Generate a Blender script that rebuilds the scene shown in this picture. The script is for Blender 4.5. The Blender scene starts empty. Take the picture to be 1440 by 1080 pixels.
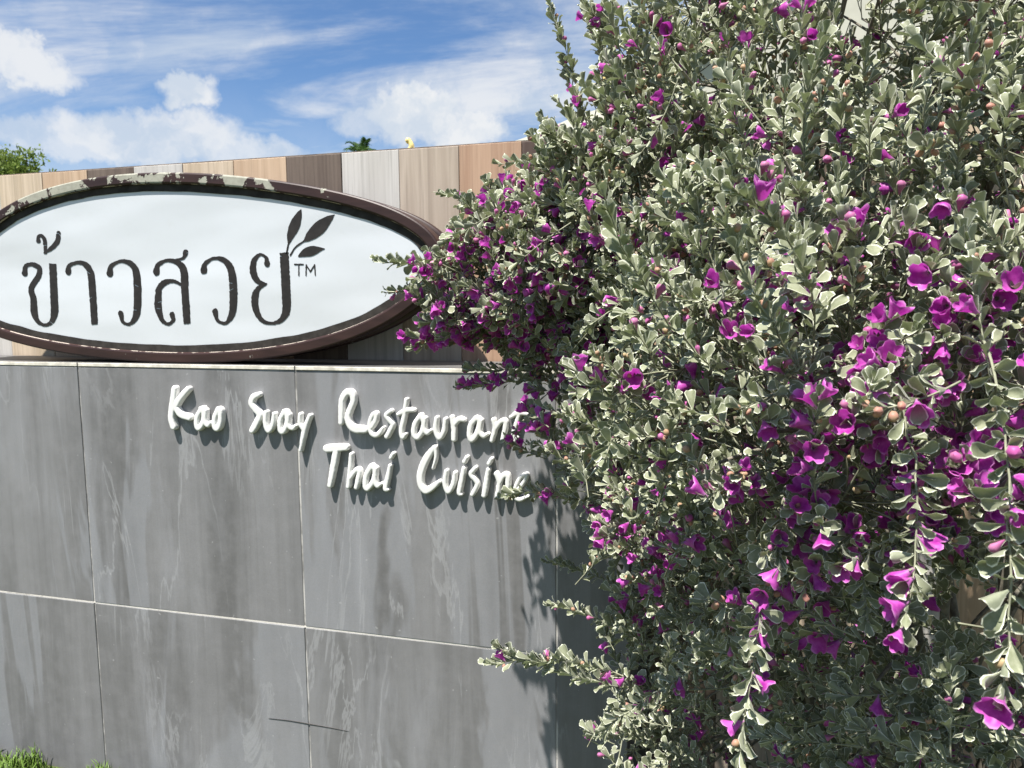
import bpy, math, json
import numpy as np
from mathutils import Vector, Matrix, noise as mnoise

SC = bpy.context.scene
COL = SC.collection
ZT = 1.07                      # height of the grey wall above the ground
RAD = math.radians

# ------------------------------------------------------------------ camera
CAM_POS = np.array([1.4908, -1.471, 0.1433 + ZT])
CAM_R = np.array([0.96655, 0.25635, -0.00785])
CAM_U = np.array([-0.01998, 0.10581, 0.99419])
CAM_F = np.array([-0.25569, 0.96078, -0.10739])
cam_data = bpy.data.cameras.new('camera')
cam = bpy.data.objects.new('camera', cam_data)
COL.objects.link(cam)
M = Matrix.Identity(4)
for i in range(3):
    M[i][0] = CAM_R[i]; M[i][1] = CAM_U[i]; M[i][2] = -CAM_F[i]; M[i][3] = CAM_POS[i]
cam.matrix_world = M
cam_data.sensor_width = 36.0
cam_data.lens = 26.0
cam_data.clip_start = 0.02
cam_data.clip_end = 2000
cam_data.dof.use_dof = True
cam_data.dof.focus_distance = 0.95
cam_data.dof.aperture_fstop = 18.0
SC.camera = cam

# ------------------------------------------------------------------ sky and sun
SUN_TO = Vector((-0.38, -0.70, 2.0)).normalized()      # towards the sun
world = bpy.data.worlds.new('World')
SC.world = world
world.use_nodes = True
wt = world.node_tree
wt.nodes.clear()

class NT:
    def __init__(self, tree): self.t = tree
    def n(self, typ, ins=None, **kw):
        nd = self.t.nodes.new(typ)
        for k, v in kw.items(): setattr(nd, k, v)
        if ins:
            for k, v in ins.items():
                s = nd.inputs[k]
                if isinstance(v, bpy.types.NodeSocket): self.t.links.new(v, s)
                elif isinstance(v, bpy.types.Node): self.t.links.new(v.outputs[0], s)
                else: s.default_value = v
        return nd
    def math(self, op, a, b=None, c=None, clamp=False):
        ins = {0: a}
        if b is not None: ins[1] = b
        if c is not None: ins[2] = c
        return self.n('ShaderNodeMath', ins, operation=op, use_clamp=clamp).outputs[0]
    def vmath(self, op, a, b=None, scale=None):
        ins = {0: a}
        if b is not None: ins[1] = b
        nd = self.n('ShaderNodeVectorMath', ins, operation=op)
        if scale is not None: nd.inputs['Scale'].default_value = scale
        return nd.outputs['Value'] if op in ('LENGTH', 'DOT_PRODUCT', 'DISTANCE') else nd.outputs[0]
    def noise(self, vec, scale, detail=4, rough=.55, dist=0.0):
        return self.n('ShaderNodeTexNoise', {'Vector': vec, 'Scale': scale, 'Detail': detail, 'Roughness': rough, 'Distortion': dist})
    def ramp(self, v, a, b, lo=0.0, hi=1.0, smooth=True):
        return self.n('ShaderNodeMapRange', {0: v, 1: a, 2: b, 3: lo, 4: hi},
                      interpolation_type='SMOOTHSTEP' if smooth else 'LINEAR').outputs[0]
    def mix(self, f, a, b, typ='MIX'):
        nd = self.n('ShaderNodeMix', data_type='RGBA', blend_type=typ)
        for s, v in ((nd.inputs[0], f), (nd.inputs[6], a), (nd.inputs[7], b)):
            if isinstance(v, bpy.types.NodeSocket): self.t.links.new(v, s)
            else: s.default_value = v if not isinstance(v, tuple) or len(v) == 4 else (*v, 1)
        return nd.outputs[2]

w = NT(wt)
SKY_STR = 0.056
sky = w.n('ShaderNodeTexSky', sky_type='NISHITA')
sky.sun_disc = False
sky.sun_elevation = math.asin(SUN_TO.z)
sky.sun_rotation = math.atan2(SUN_TO.x, SUN_TO.y)
sky.altitude = 0
sky.air_density = 1.0
sky.dust_density = 0.6
sky.ozone_density = 2.5
geo = w.n('ShaderNodeTexCoord').outputs['Generated']
sep = w.n('ShaderNodeSeparateXYZ', {0: geo})
# a sheet of high thin cloud seen in perspective
zz = w.math('ADD', w.math('MAXIMUM', sep.outputs[2], 0.0), 0.10)
flat = w.n('ShaderNodeCombineXYZ', {0: w.math('DIVIDE', sep.outputs[0], zz), 1: w.math('DIVIDE', sep.outputs[1], zz), 2: 0.0}).outputs[0]
flat = w.n('ShaderNodeMapping', {0: flat, 'Rotation': (0, 0, RAD(-32)), 'Scale': (0.55, 1.0, 1)}).outputs[0]
thin = w.noise(flat, 1.35, 8, .62, .5).outputs[0]
thin_b = w.noise(flat, 0.42, 3, .5, .0).outputs[0]
thin_m = w.math('MULTIPLY', w.ramp(thin, .40, .66), w.ramp(thin_b, .30, .62, .35, 1.0))
# heaped clouds low over the roofs
wob = w.noise(geo, 9.0, 6, .6).outputs['Color']
wob2 = w.noise(geo, 30.0, 4, .6).outputs['Color']
d1 = w.vmath('ADD', geo, w.vmath('SCALE', w.vmath('SUBTRACT', wob, (.5, .5, .5)), scale=.075))
d1 = w.vmath('ADD', d1, w.vmath('SCALE', w.vmath('SUBTRACT', wob2, (.5, .5, .5)), scale=.034))
PUFFS = [((-.362, .9008, .2385), .085, .042, 1.0), ((-.318, .920, .222), .075, .035, .95), ((-.415, .885, .228), .05, .028, .7),
         ((-.5936, .7661, .2464), .042, .026, .95), ((-.715, .645, .262), .075, .030, .90), ((-.77, .58, .262), .09, .036, .9),
         ((-.6316, .7474, .1985), .14, .040, .85), ((-.553, .812, .185), .10, .03, .75), ((-.70, .69, .185), .10, .03, .7),
         ((.25, .94, .23), .14, .06, .9), ((.62, .75, .25), .16, .06, .9), ((-.93, .25, .24), .16, .05, .9), ((-.95, -.2, .26), .2, .06, .9),
         ((.9, .3, .2), .15, .05, .8), ((.2, -.95, .25), .2, .06, .9), ((-.6, -.75, .22), .2, .05, .8)]
wob3 = w.noise(geo, 85.0, 3, .6).outputs['Color']
d1 = w.vmath('ADD', d1, w.vmath('SCALE', w.vmath('SUBTRACT', wob3, (.5, .5, .5)), scale=.014))
puff = None
for c, rx, rz, amp in PUFFS:
    v = w.vmath('SUBTRACT', d1, c)
    v = w.vmath('MULTIPLY', v, (1 / rx, 1 / rx, 1 / rz))
    m = w.ramp(w.vmath('LENGTH', v), 1.08, .55, 0.0, amp)
    puff = m if puff is None else w.math('MAXIMUM', puff, m)
low = w.ramp(sep.outputs[2], .02, .30, .60, 0.0)
mask = w.math('MAXIMUM', w.math('MULTIPLY', thin_m, .88), w.math('MAXIMUM', puff, low), clamp=True)
shade = w.noise(d1, 12.0, 4, .55).outputs[0]
cloud_col = w.mix(w.ramp(shade, .38, .60), (5.0, 5.6, 6.4), (6.9, 7.0, 7.1))
sky_t = w.mix(1.0, sky.outputs[0], (0.74, 0.92, 1.10), 'MULTIPLY')
col = w.mix(mask, sky_t, cloud_col)
bg = w.n('ShaderNodeBackground', {'Color': col, 'Strength': SKY_STR})
w.n('ShaderNodeOutputWorld', {0: bg})

sun_d = bpy.data.lights.new('sun', 'SUN')
sun_d.energy = 5.0
sun_d.angle = RAD(0.53)
sun_d.color = (1.0, 0.95, 0.88)
sun = bpy.data.objects.new('sun', sun_d)
COL.objects.link(sun)
sun.location = (-2, -4, 8)
sun.rotation_euler = SUN_TO.to_track_quat('Z', 'Y').to_euler()

SC.view_settings.view_transform = 'Standard'
SC.view_settings.look = 'None'
SC.view_settings.exposure = 1.20
SC.view_settings.gamma = 1.0
SC.view_settings.use_curve_mapping = False

# ------------------------------------------------------------------ helpers
def new_mat(name):
    m = bpy.data.materials.new(name)
    m.use_nodes = True
    m.node_tree.nodes.clear()
    return m, NT(m.node_tree)

def finish(t, shader):
    t.n('ShaderNodeOutputMaterial', {0: shader})

def principled(t, color, rough=.6, spec=.3, normal=None, **kw):
    ins = {'Base Color': color if not isinstance(color, tuple) else (*color[:3], 1), 'Roughness': rough, 'Specular IOR Level': spec}
    if normal is not None: ins['Normal'] = normal
    ins.update(kw)
    return t.n('ShaderNodeBsdfPrincipled', ins).outputs[0]

def bump(t, h, strength, dist=.002):
    return t.n('ShaderNodeBump', {'Height': h, 'Strength': strength, 'Distance': dist}).outputs[0]

def mesh_np(name, verts, faces, uv=None, smooth=False, mat_idx=None):
    """faces: list of index arrays (K,n) of equal-length polygons, or list of tuples"""
    me = bpy.data.meshes.new(name)
    verts = np.asarray(verts, np.float32)
    if isinstance(faces, np.ndarray): faces = [faces]
    if len(faces) and not isinstance(faces[0], np.ndarray):
        flat_i = np.fromiter((i for f in faces for i in f), np.int32)
        tot = np.fromiter((len(f) for f in faces), np.int32)
    else:
        flat_i = np.concatenate([f.ravel() for f in faces]).astype(np.int32)
        tot = np.concatenate([np.full(len(f), f.shape[1], np.int32) for f in faces])
    start = np.concatenate([[0], np.cumsum(tot)[:-1]]).astype(np.int32)
    me.vertices.add(len(verts)); me.vertices.foreach_set('co', verts.ravel())
    me.loops.add(len(flat_i)); me.loops.foreach_set('vertex_index', flat_i)
    me.polygons.add(len(tot)); me.polygons.foreach_set('loop_start', start)
    if uv is not None:
        l = me.uv_layers.new(name='UVMap')
        l.data.foreach_set('uv', np.asarray(uv, np.float32)[flat_i].ravel())
    me.polygons.foreach_set('use_smooth', np.full(len(tot), smooth))
    if mat_idx is not None: me.polygons.foreach_set('material_index', np.asarray(mat_idx, np.int32))
    me.update(calc_edges=True)
    me.validate()
    return me

def link(name, me, mats, parent=None, loc=None):
    o = bpy.data.objects.new(name, me)
    if me is not None and mats is not None:
        for m in (mats if isinstance(mats, (list, tuple)) else [mats]):
            if len(me.materials) < (len(mats) if isinstance(mats, (list, tuple)) else 1): me.materials.append(m)
    if loc is not None: o.location = loc
    if parent is not None: o.parent = parent
    COL.objects.link(o)
    return o

def thing(name, label, cat, loc=(0, 0, 0), group=None):
    o = bpy.data.objects.new(name, None)
    o.empty_display_size = .1
    o.location = loc
    COL.objects.link(o)
    o['label'] = label; o['category'] = cat
    if group: o['group'] = group
    return o

def box_me(name, x0, x1, y0, y1, z0, z1, bev=0.0):
    """box with its long front edges eased"""
    b = bev
    if b <= 0:
        v = [(x, y, z) for z in (z0, z1) for y in (y0, y1) for x in (x0, x1)]
        f = [(0, 2, 3, 1), (4, 5, 7, 6), (0, 1, 5, 4), (2, 6, 7, 3), (0, 4, 6, 2), (1, 3, 7, 5)]
        return mesh_np(name, v, f)
    v = []
    for (y, e) in ((y1, 0), (y0 + b, 0), (y0, b)):
        v += [(x0 + e, y, z0 + e), (x1 - e, y, z0 + e), (x1 - e, y, z1 - e), (x0 + e, y, z1 - e)]
    f = [(1, 0, 3, 2), (8, 9, 10, 11)]
    for k in (0, 4):
        for i in range(4):
            j = (i + 1) % 4
            f.append((k + i, k + j, k + 4 + j, k + 4 + i))
    return mesh_np(name, v, f)

def tube(path, rad, sides=6):
    path = np.asarray(path, float); n = len(path)
    rad = np.broadcast_to(np.asarray(rad, float), (n,))
    tan = np.gradient(path, axis=0)
    tan /= np.linalg.norm(tan, axis=1)[:, None] + 1e-12
    ref = np.array([0.31, 0.22, .92]) if abs(tan[0][2]) < .8 else np.array([.9, .3, .1])
    a = np.cross(tan, ref); a /= np.linalg.norm(a, axis=1)[:, None] + 1e-12
    b = np.cross(tan, a)
    th = np.arange(sides) * 2 * np.pi / sides
    v = path[:, None, :] + rad[:, None, None] * (np.cos(th)[None, :, None] * a[:, None, :] + np.sin(th)[None, :, None] * b[:, None, :])
    i = np.arange(n - 1)[:, None] * sides; j = np.arange(sides)[None, :]; j2 = (j + 1) % sides
    f = np.stack([i + j, i + j2, i + sides + j2, i + sides + j], -1).reshape(-1, 4)
    return v.reshape(-1, 3), f

class Acc:
    def __init__(self): self.v = []; self.f = []; self.n = 0; self.m = []
    def add(self, v, f, m=0):
        self.v.append(np.asarray(v, float)); self.f.append(np.asarray(f) + self.n); self.m.append(np.full(len(f), m)); self.n += len(v)
    def mesh(self, name, smooth=True):
        return mesh_np(name, np.concatenate(self.v), self.f, smooth=smooth, mat_idx=np.concatenate(self.m))

def catmull(p, sub=6):
    p = np.asarray(p, float)
    if len(p) < 3: return p
    q = np.vstack([2 * p[0] - p[1], p, 2 * p[-1] - p[-2]])
    out = []
    for i in range(1, len(q) - 2):
        for t in np.arange(sub) / sub:
            a, b, c, d = q[i - 1], q[i], q[i + 1], q[i + 2]
            out.append(.5 * (2 * b + (c - a) * t + (2 * a - 5 * b + 4 * c - d) * t * t + (3 * b - a - 3 * c + d) * t ** 3))
    out.append(p[-1])
    return np.array(out)

def stroke_sdf(strokes, res, pad, smooth_path=True, flat_end=False, rag=0.0, seed=0):
    allp = np.concatenate([np.array(s, float) for s in strokes])
    r = allp[:, 2].max() / 2
    x0, z0 = allp[:, 0].min() - r - pad, allp[:, 1].min() - r - pad
    x1, z1 = allp[:, 0].max() + r + pad, allp[:, 1].max() + r + pad
    gx = np.arange(x0, x1 + res, res); gz = np.arange(z0, z1 + res, res)
    X, Z = np.meshgrid(gx, gz)
    D = np.full(X.shape, 1e9)
    for si, s in enumerate(strokes):
        c = catmull(s) if smooth_path else np.array(s, float)
        c[:, 2] = np.maximum(c[:, 2], .0006)
        Ds = np.full(X.shape, 1e9)
        for a, b in zip(c[:-1], c[1:]):
            d = b[:2] - a[:2]; L2 = d @ d + 1e-14
            t = np.clip(((X - a[0]) * d[0] + (Z - a[1]) * d[1]) / L2, 0, 1)
            Ds = np.minimum(Ds, np.hypot(X - a[0] - t * d[0], Z - a[1] - t * d[1]) - (a[2] + (b[2] - a[2]) * t) / 2)
        if flat_end and si == flat_end - 1:
            d = c[-1][:2] - c[-3][:2]; d /= np.linalg.norm(d)
            near = np.hypot(X - c[-1][0], Z - c[-1][1]) < c[-1][2] * 1.2
            Ds = np.where(near, np.maximum(Ds, (X - c[-1][0]) * d[0] + (Z - c[-1][1]) * d[1]), Ds)
        D = np.minimum(D, Ds)
    if rag:
        rng = np.random.default_rng(seed)
        k = rng.normal(size=(10, 2)) * 420; ph = rng.random(10) * 6.3
        for kk, p in zip(k, ph): D = D + rag * np.sin(X * kk[0] + Z * kk[1] + p) * .35
    return gx, gz, D

def sdf_mesh(name, gx, gz, D, depth, rr, cx, cz):
    """solid with front towards -Y (front plane y=0), eased edges of radius rr"""
    ids = {}; V = []; F = []
    def hgt(d):
        d = max(0.0, -d)
        if d >= rr or rr <= 0: return 0.0
        return rr - math.sqrt(max(0, rr * rr - (rr - d) ** 2))
    def vid(key, x, z, d):
        if key not in ids:
            ids[key] = len(V); V.append((x - cx, hgt(d), z - cz))
        return ids[key]
    ins = D <= 0
    anyc = ins[:-1, :-1] | ins[1:, :-1] | ins[:-1, 1:] | ins[1:, 1:]
    edges = {}
    for j, i in zip(*np.nonzero(anyc)):
        cs = ((i, j), (i + 1, j), (i + 1, j + 1), (i, j + 1))
        poly = []
        for k in range(4):
            (ia, ja), (ib, jb) = cs[k], cs[(k + 1) % 4]
            da, db = D[ja, ia], D[jb, ib]
            if da <= 0: poly.append(vid((ia, ja), gx[ia], gz[ja], da))
            if (da <= 0) != (db <= 0):
                t = da / (da - db)
                key = (min((ia, ja), (ib, jb)), max((ia, ja), (ib, jb)))
                poly.append(vid(key, gx[ia] + (gx[ib] - gx[ia]) * t, gz[ja] + (gz[jb] - gz[ja]) * t, 0.0))
        if len(poly) >= 3:
            F.append(tuple(poly))
            for a, b in zip(poly, poly[1:] + poly[:1]): edges[(a, b)] = 1
    back = {}
    def bid(a):
        if a not in back:
            back[a] = len(V); x, y, z = V[a]; V.append((x, depth, z))
        return back[a]
    for a, b in list(edges):
        if (b, a) not in edges: F.append((b, a, bid(a), bid(b)))
    return mesh_np(name, V, F, smooth=rr > 0)

DATA = json.loads('''{"words":[[[[[568,-95,31],[549,-183,36],[541,-236,36],[550,-275,36]],[[641,-95,29],[598,-136,32],[570,-174,32]],[[567,-181,32],[593,-216,34],[640,-229,34]]],[[[710,-188,27],[685,-224,27],[679,-261,27],[688,-279,27],[709,-260,27],[721,-223,27],[718,-187,27],[708,-186,27]],[[729,-194,25],[725,-239,26],[738,-261,26],[754,-250,19]]],[[[801,-185,28],[780,-225,28],[776,-264,28],[788,-277,28],[804,-257,28],[811,-220,28],[811,-192,28],[801,-185,28]]]],[[[[1014,-112,26],[987,-125,32],[976,-153,32],[994,-179,32],[1016,-205,32],[1002,-235,32],[981,-267,33],[972,-280,28]]],[[[1050,-192,21],[1044,-241,25],[1058,-277,25],[1081,-247,25],[1091,-199,21]]],[[[1144,-188,26],[1122,-224,26],[1119,-266,26],[1130,-279,26],[1148,-258,26],[1158,-223,26],[1155,-191,26],[1144,-186,26]],[[1164,-201,23],[1161,-244,23],[1180,-261,23],[1200,-248,17]]],[[[1223,-196,19],[1219,-235,22],[1234,-262,22]],[[1270,-201,21],[1243,-259,26],[1230,-306,23],[1217,-361,15]]]],[[[[1422,-227,26],[1426,-171,30],[1432,-124,30],[1456,-92,33],[1480,-98,33],[1484,-131,29],[1469,-164,29],[1457,-194,31],[1461,-225,35],[1485,-251,39],[1538,-254,34]]],[[[1570,-241,23],[1588,-213,23],[1592,-182,23],[1574,-192,23],[1561,-231,23],[1567,-267,23],[1588,-278,23],[1611,-261,23],[1625,-243,16]]],[[[1663,-167,19],[1640,-188,22],[1656,-211,22],[1669,-228,22],[1655,-256,23],[1640,-281,23]]],[[[1735,-116,19],[1724,-186,23],[1709,-248,23],[1713,-281,23],[1728,-267,16]],[[1696,-182,19],[1736,-162,25],[1768,-162,19]]],[[[1798,-184,24],[1772,-223,25],[1766,-265,25],[1782,-279,25],[1804,-252,24],[1813,-213,24],[1801,-184,24]],[[1818,-196,22],[1814,-236,22],[1826,-258,22],[1844,-246,16]]],[[[1872,-192,20],[1866,-242,23],[1881,-277,23],[1903,-248,23],[1911,-196,20]]],[[[1939,-186,20],[1948,-232,25],[1947,-280,25]],[[1950,-218,19],[1971,-195,26],[1993,-197,20]]],[[[2046,-188,25],[2022,-221,25],[2018,-267,25],[2030,-278,25],[2054,-243,25],[2063,-197,25],[2048,-187,25]],[[2068,-197,23],[2062,-239,23],[2078,-261,23],[2098,-251,15]]],[[[2123,-191,20],[2129,-229,21],[2115,-279,20]],[[2124,-240,18],[2151,-201,23],[2173,-195,23],[2174,-223,23],[2161,-276,20]]],[[[2245,-118,15],[2230,-177,21],[2211,-237,21],[2211,-274,21],[2225,-262,15]],[[2198,-178,18],[2230,-159,25],[2273,-164,16]]]],[[[[1348,-347,37],[1398,-341,38],[1441,-337,33]],[[1395,-351,33],[1377,-428,32],[1357,-514,25]]],[[[1467,-367,20],[1460,-431,23],[1448,-514,22]],[[1459,-475,18],[1489,-436,25],[1505,-443,25],[1497,-479,25],[1487,-516,22]]],[[[1564,-414,25],[1537,-459,26],[1531,-506,26],[1543,-516,26],[1571,-481,25],[1580,-433,25],[1564,-414,25]],[[1583,-425,23],[1578,-473,23],[1589,-502,23],[1609,-491,15]]],[[[1652,-409,19],[1639,-463,24],[1627,-511,25],[1639,-517,15]],[[1668,-355,19],[1656,-374,19]]]],[[[[1857,-321,24],[1822,-367,33],[1794,-430,34],[1792,-482,32],[1814,-510,34],[1849,-492,29],[1877,-468,19]],[[1864,-319,19],[1864,-365,17],[1850,-412,11]]],[[[1911,-420,20],[1903,-471,23],[1917,-509,23],[1940,-476,23],[1950,-426,19]]],[[[1991,-403,20],[1980,-453,24],[1968,-509,24],[1978,-517,14]],[[2004,-356,19],[1993,-376,20]]],[[[2042,-399,19],[2021,-426,23],[2038,-449,22],[2048,-472,22],[2026,-516,20]]],[[[2098,-404,20],[2088,-461,24],[2078,-516,24]],[[2112,-358,18],[2101,-378,20]]],[[[2133,-420,23],[2145,-457,22],[2135,-520,22]],[[2140,-476,18],[2162,-428,24],[2182,-425,24],[2183,-463,24],[2172,-512,20]]],[[[2224,-486,19],[2257,-440,19],[2263,-417,19],[2237,-432,19],[2216,-474,19],[2212,-512,19],[2233,-525,19],[2269,-509,14]]]]],"thai":[["e",[[[-344,461,35],[-335,493,24],[-295,504,20],[-253,485,29],[-257,447,32],[-293,409,32],[-311,378,35],[-302,333,40],[-303,262,43],[-284,220,24],[-242,200,16],[-199,219,27],[-177,267,45],[-172,355,46],[-166,504,44]]]],["",[[[-243,618,26],[-243,638,16],[-221,641,18],[-205,617,23],[-204,571,21],[-202,556,9]],[[-211,558,10],[-164,581,23],[-128,611,28],[-117,649,26]]]],["e",[[[-74,463,36],[-67,490,23],[-20,506,17],[30,495,28],[59,453,40],[62,364,42],[62,202,39]]]],["",[[[172,451,38],[183,485,23],[239,507,16],[299,492,30],[326,439,41],[323,327,44],[309,247,38],[271,206,16],[230,216,18],[220,255,32]]]],["e",[[[439,453,37],[452,486,22],[507,505,16],[566,490,29],[592,451,40],[592,357,41],[594,206,39]],[[551,506,10],[593,514,14],[608,540,29]],[[440,362,29],[475,398,29],[531,408,17],[582,386,16]],[[446,366,34],[438,286,41],[455,227,25],[488,205,15],[518,224,20],[513,249,29]]]],["",[[[701,455,36],[713,487,21],[763,509,15],[817,495,28],[849,448,39],[854,343,42],[842,256,35],[806,210,15],[762,222,17],[751,263,30]]]],["e",[[[1037,478,30],[1032,506,16],[1000,519,14],[969,490,28],[964,437,35],[989,398,25],[1030,387,7]],[[1030,387,7],[987,368,23],[966,325,37],[970,267,33],[1000,221,21],[1046,209,14],[1093,221,23],[1125,266,41],[1128,351,45],[1126,525,45]]]],["",[[[1138,522,8],[1150,564,7]],[[1150,562,6],[1161,598,34],[1184,642,51],[1205,683,33],[1220,713,3]],[[1157,513,8],[1185,548,7],[1231,575,8]],[[1229,573,7],[1263,598,44],[1308,630,59],[1349,661,35],[1383,684,3]],[[1200,508,9],[1232,522,36],[1264,529,44],[1298,535,24],[1328,537,3]]]],["poly",[[[1177,472,6],[1220,471,6]],[[1198,471,6],[1196,423,6]],[[1232,422,6],[1235,469,6],[1254,438,6],[1277,468,6],[1278,422,6]]]]],"co":[0.9909,0.0195,-0.0205,-0.0287,0.0105,0.0173,-0.0188,-0.0038,0.0251]}''')

# ------------------------------------------------------------------ materials
def tile_mat():
    m, t = new_mat('slate_tile')
    tc = t.n('ShaderNodeTexCoord').outputs['Object']
    rnd = t.n('ShaderNodeObjectInfo').outputs['Random']
    off = t.n('ShaderNodeCombineXYZ', {0: t.math('MULTIPLY', rnd, 37.0), 1: t.math('MULTIPLY', rnd, 91.0), 2: t.math('MULTIPLY', rnd, 53.0)}).outputs[0]
    p = t.vmath('ADD', tc, off)
    st = t.n('ShaderNodeMapping', {0: p, 'Rotation': (0, RAD(4), 0), 'Scale': (9, 1, .55)}).outputs[0]
    st2 = t.n('ShaderNodeMapping', {0: p, 'Rotation': (0, RAD(-3), 0), 'Scale': (55, 1, .9)}).outputs[0]
    dg = t.n('ShaderNodeMapping', {0: p, 'Rotation': (0, RAD(14), 0), 'Scale': (5.0, 1, .9)}).outputs[0]
    veil = t.noise(p, 2.2, 3, .5).outputs[0]
    a = t.noise(st, 1.0, 5, .6, .5).outputs[0]
    b = t.noise(st2, 1.0, 4, .6, .2).outputs[0]
    dv = t.n('ShaderNodeMapping', {0: p, 'Rotation': (0, RAD(19), 0), 'Scale': (3.0, 1, .62)}).outputs[0]
    e = t.noise(dv, 1.0, 5, .55, .7).outputs[0]
    e2 = t.noise(t.n('ShaderNodeMapping', {0: p, 'Rotation': (0, RAD(24), 0), 'Scale': (6.5, 1, 1.1)}).outputs[0], 1.0, 6, .6, .9).outputs[0]
    c = t.noise(dg, 1.2, 6, .62, 1.1).outputs[0]
    grit = t.noise(p, 420, 2, .7).outputs[0]
    mott = t.noise(p, 26, 5, .7).outputs[0]
    base = t.mix(t.ramp(a, .32, .68), (.120, .119, .121), (.204, .204, .210))
    base = t.mix(t.math('MULTIPLY', t.ramp(b, .46, .72), .24), base, (.120, .117, .116))
    slab_ = t.math('MULTIPLY', t.ramp(e, .545, .57), t.ramp(e, .74, .56, .15, .75))          # pale bedding patches with one crisp edge
    base = t.mix(slab_, base, (.230, .236, .252))
    vein = t.math('MULTIPLY', t.ramp(t.math('ABSOLUTE', t.math('SUBTRACT', e2, .5)), .016, .003), t.ramp(veil, .45, .6, .0, .5))
    base = t.mix(vein, base, (.33, .335, .345))
    wisp = t.math('MULTIPLY', t.ramp(c, .46, .68), t.ramp(veil, .40, .60, .0, .42))
    base = t.mix(wisp, base, (.30, .305, .325))
    base = t.mix(t.math('MULTIPLY', t.ramp(mott, .35, .75), .28), base, (.25, .247, .25))
    base = t.mix(t.math('MULTIPLY', t.ramp(grit, .35, .7), .16), base, (.10, .10, .10))
    spk = t.ramp(t.noise(p, 95, 1, .5).outputs[0], .775, .80)
    base = t.mix(t.math('MULTIPLY', spk, .3), base, (.45, .45, .45))
    nrm = bump(t, t.math('ADD', t.math('MULTIPLY', c, .6), t.math('MULTIPLY', grit, .25)), .25, .0015)
    finish(t, principled(t, base, t.ramp(mott, .3, .7, .42, .6), .35, nrm))
    return m

def grout_mat():
    m, t = new_mat('grout')
    tc = t.n('ShaderNodeTexCoord').outputs['Object']
    a = t.noise(tc, 7, 4, .6).outputs[0]
    b = t.noise(tc, 60, 3, .6).outputs[0]
    col = t.mix(t.ramp(a, .44, .60), (.19, .185, .18), (.46, .445, .42))
    col = t.mix(t.math('MULTIPLY', t.ramp(b, .55, .7), .6), col, (.22, .21, .19))
    finish(t, principled(t, col, .9, .1, bump(t, b, .4, .001)))
    return m

def simple_mat(name, col, rough=.6, spec=.3, var=.12, scale=30, bumpn=0.0, **kw):
    m, t = new_mat(name)
    tc = t.n('ShaderNodeTexCoord').outputs['Object']
    a = t.noise(tc, scale, 5, .6).outputs[0]
    lo = tuple(c * (1 - var) for c in col); hi = tuple(min(1, c * (1 + var)) for c in col)
    c = t.mix(t.ramp(a, .3, .7), lo, hi)
    nrm = bump(t, a, bumpn, .002) if bumpn else None
    finish(t, principled(t, c, rough, spec, nrm, **kw))
    return m

def plank_mat(name, dark, light):
    m, t = new_mat(name)
    tc = t.n('ShaderNodeTexCoord').outputs['Object']
    rnd = t.n('ShaderNodeObjectInfo').outputs['Random']
    off = t.n('ShaderNodeCombineXYZ', {0: t.math('MULTIPLY', rnd, 17.0), 1: 0.0, 2: t.math('MULTIPLY', rnd, 71.0)}).outputs[0]
    p = t.vmath('ADD', tc, off)
    g = t.n('ShaderNodeMapping', {0: p, 'Scale': (26, 1, 1.6)}).outputs[0]
    g2 = t.n('ShaderNodeMapping', {0: p, 'Scale': (130, 1, 3.0)}).outputs[0]
    a = t.noise(g, 1, 6, .6, 1.2).outputs[0]
    b = t.noise(g2, 1, 4, .6, .3).outputs[0]
    col = t.mix(t.ramp(a, .3, .7), dark, light)
    col = t.mix(t.math('MULTIPLY', t.ramp(b, .45, .75), .5), col, tuple(.6 * c for c in dark))
    finish(t, principled(t, col, .5, .3, bump(t, b, .3, .001)))
    return m

def frame_mat():
    m, t = new_mat('peeling_brown_paint')
    tc = t.n('ShaderNodeTexCoord').outputs['Object']
    z = t.n('ShaderNodeSeparateXYZ', {0: tc}).outputs[2]
    n1 = t.noise(tc, 16, 6, .62, .6).outputs[0]
    n2 = t.noise(tc, 75, 5, .65).outputs[0]
    grain = t.noise(t.n('ShaderNodeMapping', {0: tc, 'Scale': (8, 60, 60)}).outputs[0], 1, 4, .6).outputs[0]
    # peeled further towards the weathered top of the frame
    up = t.ramp(z, .12, .215, 0.0, .150)
    v = t.math('ADD', t.math('MULTIPLY', n1, .8), t.math('MULTIPLY', n2, .2))
    chip = t.ramp(t.math('ADD', v, up), .645, .66)
    speck = t.ramp(t.noise(tc, 48, 2, .5).outputs[0], .745, .76)
    msk = t.math('MAXIMUM', chip, speck)
    brown = t.mix(t.ramp(grain, .3, .7), (.025, .0125, .0115), (.042, .021, .0185))
    prim = t.mix(t.ramp(n2, .3, .7), (.27, .265, .22), (.345, .345, .29))
    col = t.mix(msk, brown, prim)
    nrm = bump(t, t.math('ADD', t.math('MULTIPLY', msk, -.8), t.math('MULTIPLY', grain, .15)), .6, .0015)
    finish(t, principled(t, col, t.ramp(msk, 0, 1, .42, .8), .35, nrm))
    return m

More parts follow.
